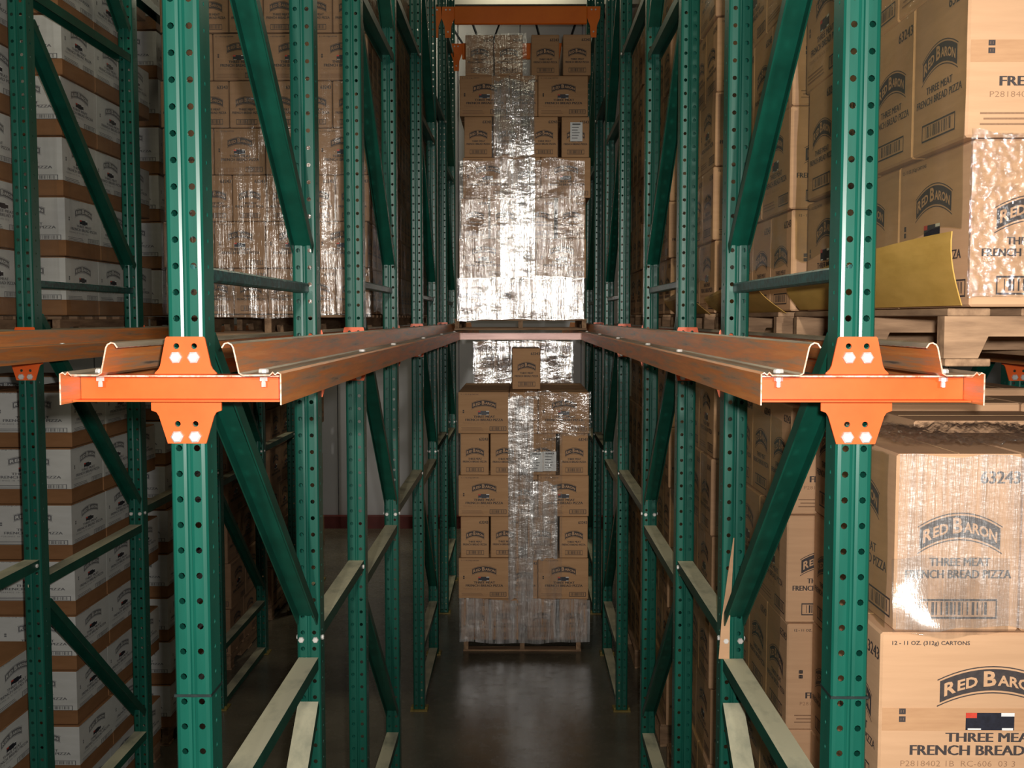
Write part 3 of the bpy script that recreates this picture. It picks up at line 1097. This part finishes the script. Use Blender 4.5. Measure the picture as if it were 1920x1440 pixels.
# right hand lane, lower level
LR = [('nearest lower right load', 2.20, 3.40, 'LSLSLS', (.773, .79, .78, .79, .773, .798)), ('second lower right load', 3.60, 4.80, 'SLSLSL', (.94, .93, .945, .935, .93, .94)),
      ('third lower right load', 5.05, 6.25, 'LSLSLS', (.93, .94)), ('fourth lower right load', 6.5, 7.7, 'SLSLSL', (.93, .94)), ('fifth lower right load', 8.0, 9.2, 'LSLSLS', (.93, .94))]
for j, (nm, y0, y1, kinds, sh) in enumerate(LR):
    pallet(.90, 1.95, y0 + .05, y1, 0.0, .15, f'wooden pallet on the floor under the {nm}', 'X')
    if j == 0:
        side_load(nm, 0, 1, y0, y1, .157, kinds, .386, .478, .272, 'near', f'cartons of the {nm}', 2, sh, skip=lambda r, i, q: i == 0 and q > 0, detail=True, own=lambda r, i, q: r >= 4 and (i == 0 or r == 5))
        # the rows behind the front cartons stand further in
        for r in range(6):
            d = .30
            yy = 2.69
            for q in range(3):
                for i in range(2 if r == 5 else 1):
                    x0 = 1.02 + i * .42
                    if i == 1 and q == 2:
                        pass
                    carton(x0, x0 + (.42 if i == 0 else (.40, .30, .18)[q]), yy + q * d, yy + (q + 1) * d, .157 + r * .386, .386 + (.022 * (q + 1) if r == 5 else 0), 'near',
                           f'brown carton, {ORD[r]} row up, {ORD[q + 1]} from front{", inner column" if i else ""}, nearest lower right load', f'cartons of the {nm}', ['left'] if i == 0 else [], own=r == 5 or (r > 1 and q == 2))
        wrap('crumpled clear stretch wrap over the top corner of the nearest lower right load', [M['film_front'], M['film_spark'], M['film_side'], M['film_flap']], [
            ((.80, 2.188, 2.10), X, Z, NY, .285, .37, 80, 30, .004, 41.0, 0, .012),
            ((.80, 2.20, 2.486), X, Y, Z, .50, .44, 130, 114, .010, 42.0, 1, .02, .010),
            ((.786, 2.62, 2.10), NY, Z, NX, .42, .37, 30, 20, .004, 43.0, 2, .01),
            ((.79, 2.192, 2.092), X, Z, NY, .25, .16, 70, 46, .0012, 44.0, 3, .01, 0.0, (.885, 2.10, .062, .048))])
    else:
        side_load(nm, 0, 1, y0, y1, .157, kinds, .383, .478, .272, 'near', f'cartons of the {nm}', 2 if j == 1 else 1, sh, own=lambda r, i, q: i == 0 and (q < 2 or (q == 2 and r == 5)) and (j > 1 or r > 1))
        wrap(f'clear stretch wrap around the {nm}', [M['film_side']], [((.915, y1, .2), NY, Z, NX, y1 - y0, 2.2, 30, 50, .006, 45.0 + j, 0, .03)])

# left hand lane, upper level
UL = [('front upper left load', 5.80, 6.98, 'SLSLSLSL'), ('second upper left load', 7.15, 8.35, 'LSLSLSLSL'), ('third upper left load', 8.5, 9.7, 'SLSLSLSLS')]
for j, (nm, y0, y1, kinds) in enumerate(UL):
    pallet(-1.963, -.874, y0 + .04, y1, DECK, .122, f'wooden pallet under the {nm}, resting on the left rails', 'Y')
    side_load(nm, -.84, -1, y0, y1, 2.780, kinds, .256, .285, .19, 'dimmed', f'cartons of the {nm}', [6, 4] if j == 0 else 1, (0, -.006, .004), adj='small brown', own=lambda r, i, q: r < len(kinds) - 1 and (q < 2 if j == 0 else (q < 3 and j == 1)))
    H = .256 * len(kinds)
    sh_ = [((-.826, y0, 2.79), Y, Z, X, y1 - y0, H - .05, 40, 50, .006, 50.0 + j, 0, .03)]
    if j == 0:
        sh_ += [((-1.99, y0 - .012, 2.77), X, Z, NY, 1.16, H - .05, 110, 60, .006, 57.0, 1, .02)]
    wrap(f'clear stretch wrap around the {nm}', [M['film_side'], M['film_thin']], sh_)

# far left lane: white topped cartons on both levels
WU = [('nearest upper white load', 3.86, 5.02, 6), ('middle upper white load', 5.13, 6.38, 7), ('far upper white load', 6.50, 7.75, 8)]
for j, (nm, y0, y1, n) in enumerate(WU):
    pallet(-3.30, -2.288, y0 + .03, y1, DECK, .112, f'wooden pallet under the {nm}, resting on the far left rails', 'Y')
    side_load(nm, -2.24, -1, y0, y1, 2.770, 'LS' * (n // 2) + 'L' * (n % 2), .293, .43, .40, 'white', f'white topped cartons of the {nm}', 1 if j == 0 else 2, (0, .006, -.004), adj='white printed', own=lambda r, i, q: i == 0 and r < n - 1 and (q < 2 if j == 1 else (q == 1 if j == 0 else q == 0)))
    wrap(f'clear stretch wrap around the {nm}', [M['film_thin']], [((-2.226, y0, 2.78), Y, Z, X, y1 - y0, .293 * n - .06, 40, 40, .008, 60.0 + j, 0, .04)])
WL = [('nearest lower white load', 3.86, 5.00, 4), ('middle lower white load', 5.13, 6.38, 8), ('far lower white load', 6.50, 7.75, 8)]
for j, (nm, y0, y1, n) in enumerate(WL):
    pallet(-3.30, -2.27, y0 + .03, y1, 0.0, .13, f'wooden pallet on the floor under the {nm}', 'Y')
    side_load(nm, -2.24, -1, y0, y1, .132, 'LS' * (n // 2), .283, .43, .40, 'white', f'white topped cartons of the {nm}', [2 if j == 0 else 3], (0, .006, -.004), adj='white printed', own=lambda r, i, q: i == 0 and (q < 2 if j == 1 else (q == 1 and r > 1 if j == 0 else q == 0)))
    if j == 0:                                                   # its top is seen: close the top row
        for i in range(1, 3):
            for q in range(0 if i > 1 else 1, 2):
                carton(-2.24 - (i + 1) * .40, -2.24 - i * .40, 3.86 + q * .43, 3.86 + (q + 1) * .43, .132 + 3 * .283, .283, 'white', f'white carton in the top row, {ORD[i]} inward, {ORD[q]} from front, {nm}', f'white topped cartons of the {nm}', [], own=False)
# darker brown loads far back in that lane, on the floor
for j, y0 in enumerate((7.95, 9.3, 10.65)):
    nm = ['first', 'second', 'third'][j] + ' dark load far back'
    pallet(-3.30, -2.27, y0 + .03, y0 + 1.2, 0.0, .13, f'wooden pallet on the floor under the {nm}', 'Y')
    side_load(nm, -2.26, -1, y0, y0 + 1.2, .132, 'LSLSLS', .36, .43, .40, 'dimmed', f'cartons of the {nm}', 1, (0, .01, -.01), adj='dim brown', own=lambda r, i, q: j < 2 and q < 2 and r < 5)

# ------------------------------------------------------------------ curled fibre sheets under the right hand loads
def slip_sheet(label, xb, zb, y0, y1, hgt, lean, seed, drop):
    n, m = 16, 8
    rings_o, rings_i = [], []
    for i in range(n + 1):
        t = i / n
        outer, inner = [], []
        hh = hgt * (1 - drop * t * t)
        for k in range(m + 1):
            v = k / m
            y = y0 + (y1 - y0) * t - (.05 * v if i == 0 else .05 * v * (1 - t))
            x = xb - lean * (math.sin(v * 1.5) + .25 * math.sin(3 * t + seed) * v)
            z = zb + hh * v
            outer.append((x, y, z))
            inner.append((x + .0025, y, z))
        rings_o.append(outer + inner[::-1])
    mb = MB().loft(rings_o)
    return tag(put('slip_sheet', recalc(mb.mesh('slip_sheet', M['sheet'], smooth=False))), label, 'slip sheet', 'tan slip sheets')


slip_sheet('tan slip sheet curling up the side of the nearest upper right load', .922, 2.786, 2.19, 3.45, .150, .045, 0.0, .5)
slip_sheet('tan slip sheet curling under the second upper right load', .915, 2.776, 3.60, 4.75, .11, .10, 1.3, .3)
slip_sheet('tan slip sheet curling under the third upper right load', .915, 2.776, 5.02, 6.1, .12, .10, 2.1, .2)

# torn strip of board standing on the strut against the second right post
mb = MB().loft([[(.664, 3.4225, 1.6205), (.700, 3.4225, 1.6205), (.700, 3.4255, 1.6205), (.664, 3.4255, 1.6205)],
                [(.672, 3.4225, 1.75), (.700, 3.4225, 1.75), (.700, 3.4255, 1.75), (.672, 3.4255, 1.75)],
                [(.690, 3.4225, 1.90), (.706, 3.4225, 1.90), (.706, 3.4255, 1.90), (.690, 3.4255, 1.90)],
                [(.708, 3.4225, 2.03), (.711, 3.4225, 2.03), (.711, 3.4255, 2.03), (.708, 3.4255, 2.03)]])
tag(put('board_strip', recalc(mb.mesh('board_strip', M['card_light']))), 'torn cardboard sliver standing on the dusty strut at the second right post', 'cardboard')

# the hidden and far cartons of each load, joined
def core(group, style, x0, x1, y0, y1, z0, n, h, nx, ny, skip_top=True):
    for r in range(n - (1 if skip_top else 0)):
        for i in range(nx):
            for j in range(ny):
                w, d = (x1 - x0) / nx, (y1 - y0) / ny
                bulk(style, group, w - .006, d - .006, h - .003, (x0 + (i + .5) * w, y0 + (j + .5) * d, z0 + r * h + .0015), 0)


core('cartons of the lower central load', 'brown', -.085, .135, 8.84, 9.55, .115, 6, .341, 1, 2)
core('cartons of the upper central load', 'brown', -.088, .138, 9.20, 9.85, 2.754, 7, .3345, 1, 2)
core('cartons of the nearest lower right load', 'near', 1.45, 1.80, 2.70, 3.58, .157, 5, .386, 1, 3, False)
for group, (mb, mats) in BULK.items():
    o = put('stacked_cartons', mb.mesh('stacked_cartons', mats))
    tag(o, 'hidden and distant ' + group, 'cartons')
    o['kind'] = 'stuff'
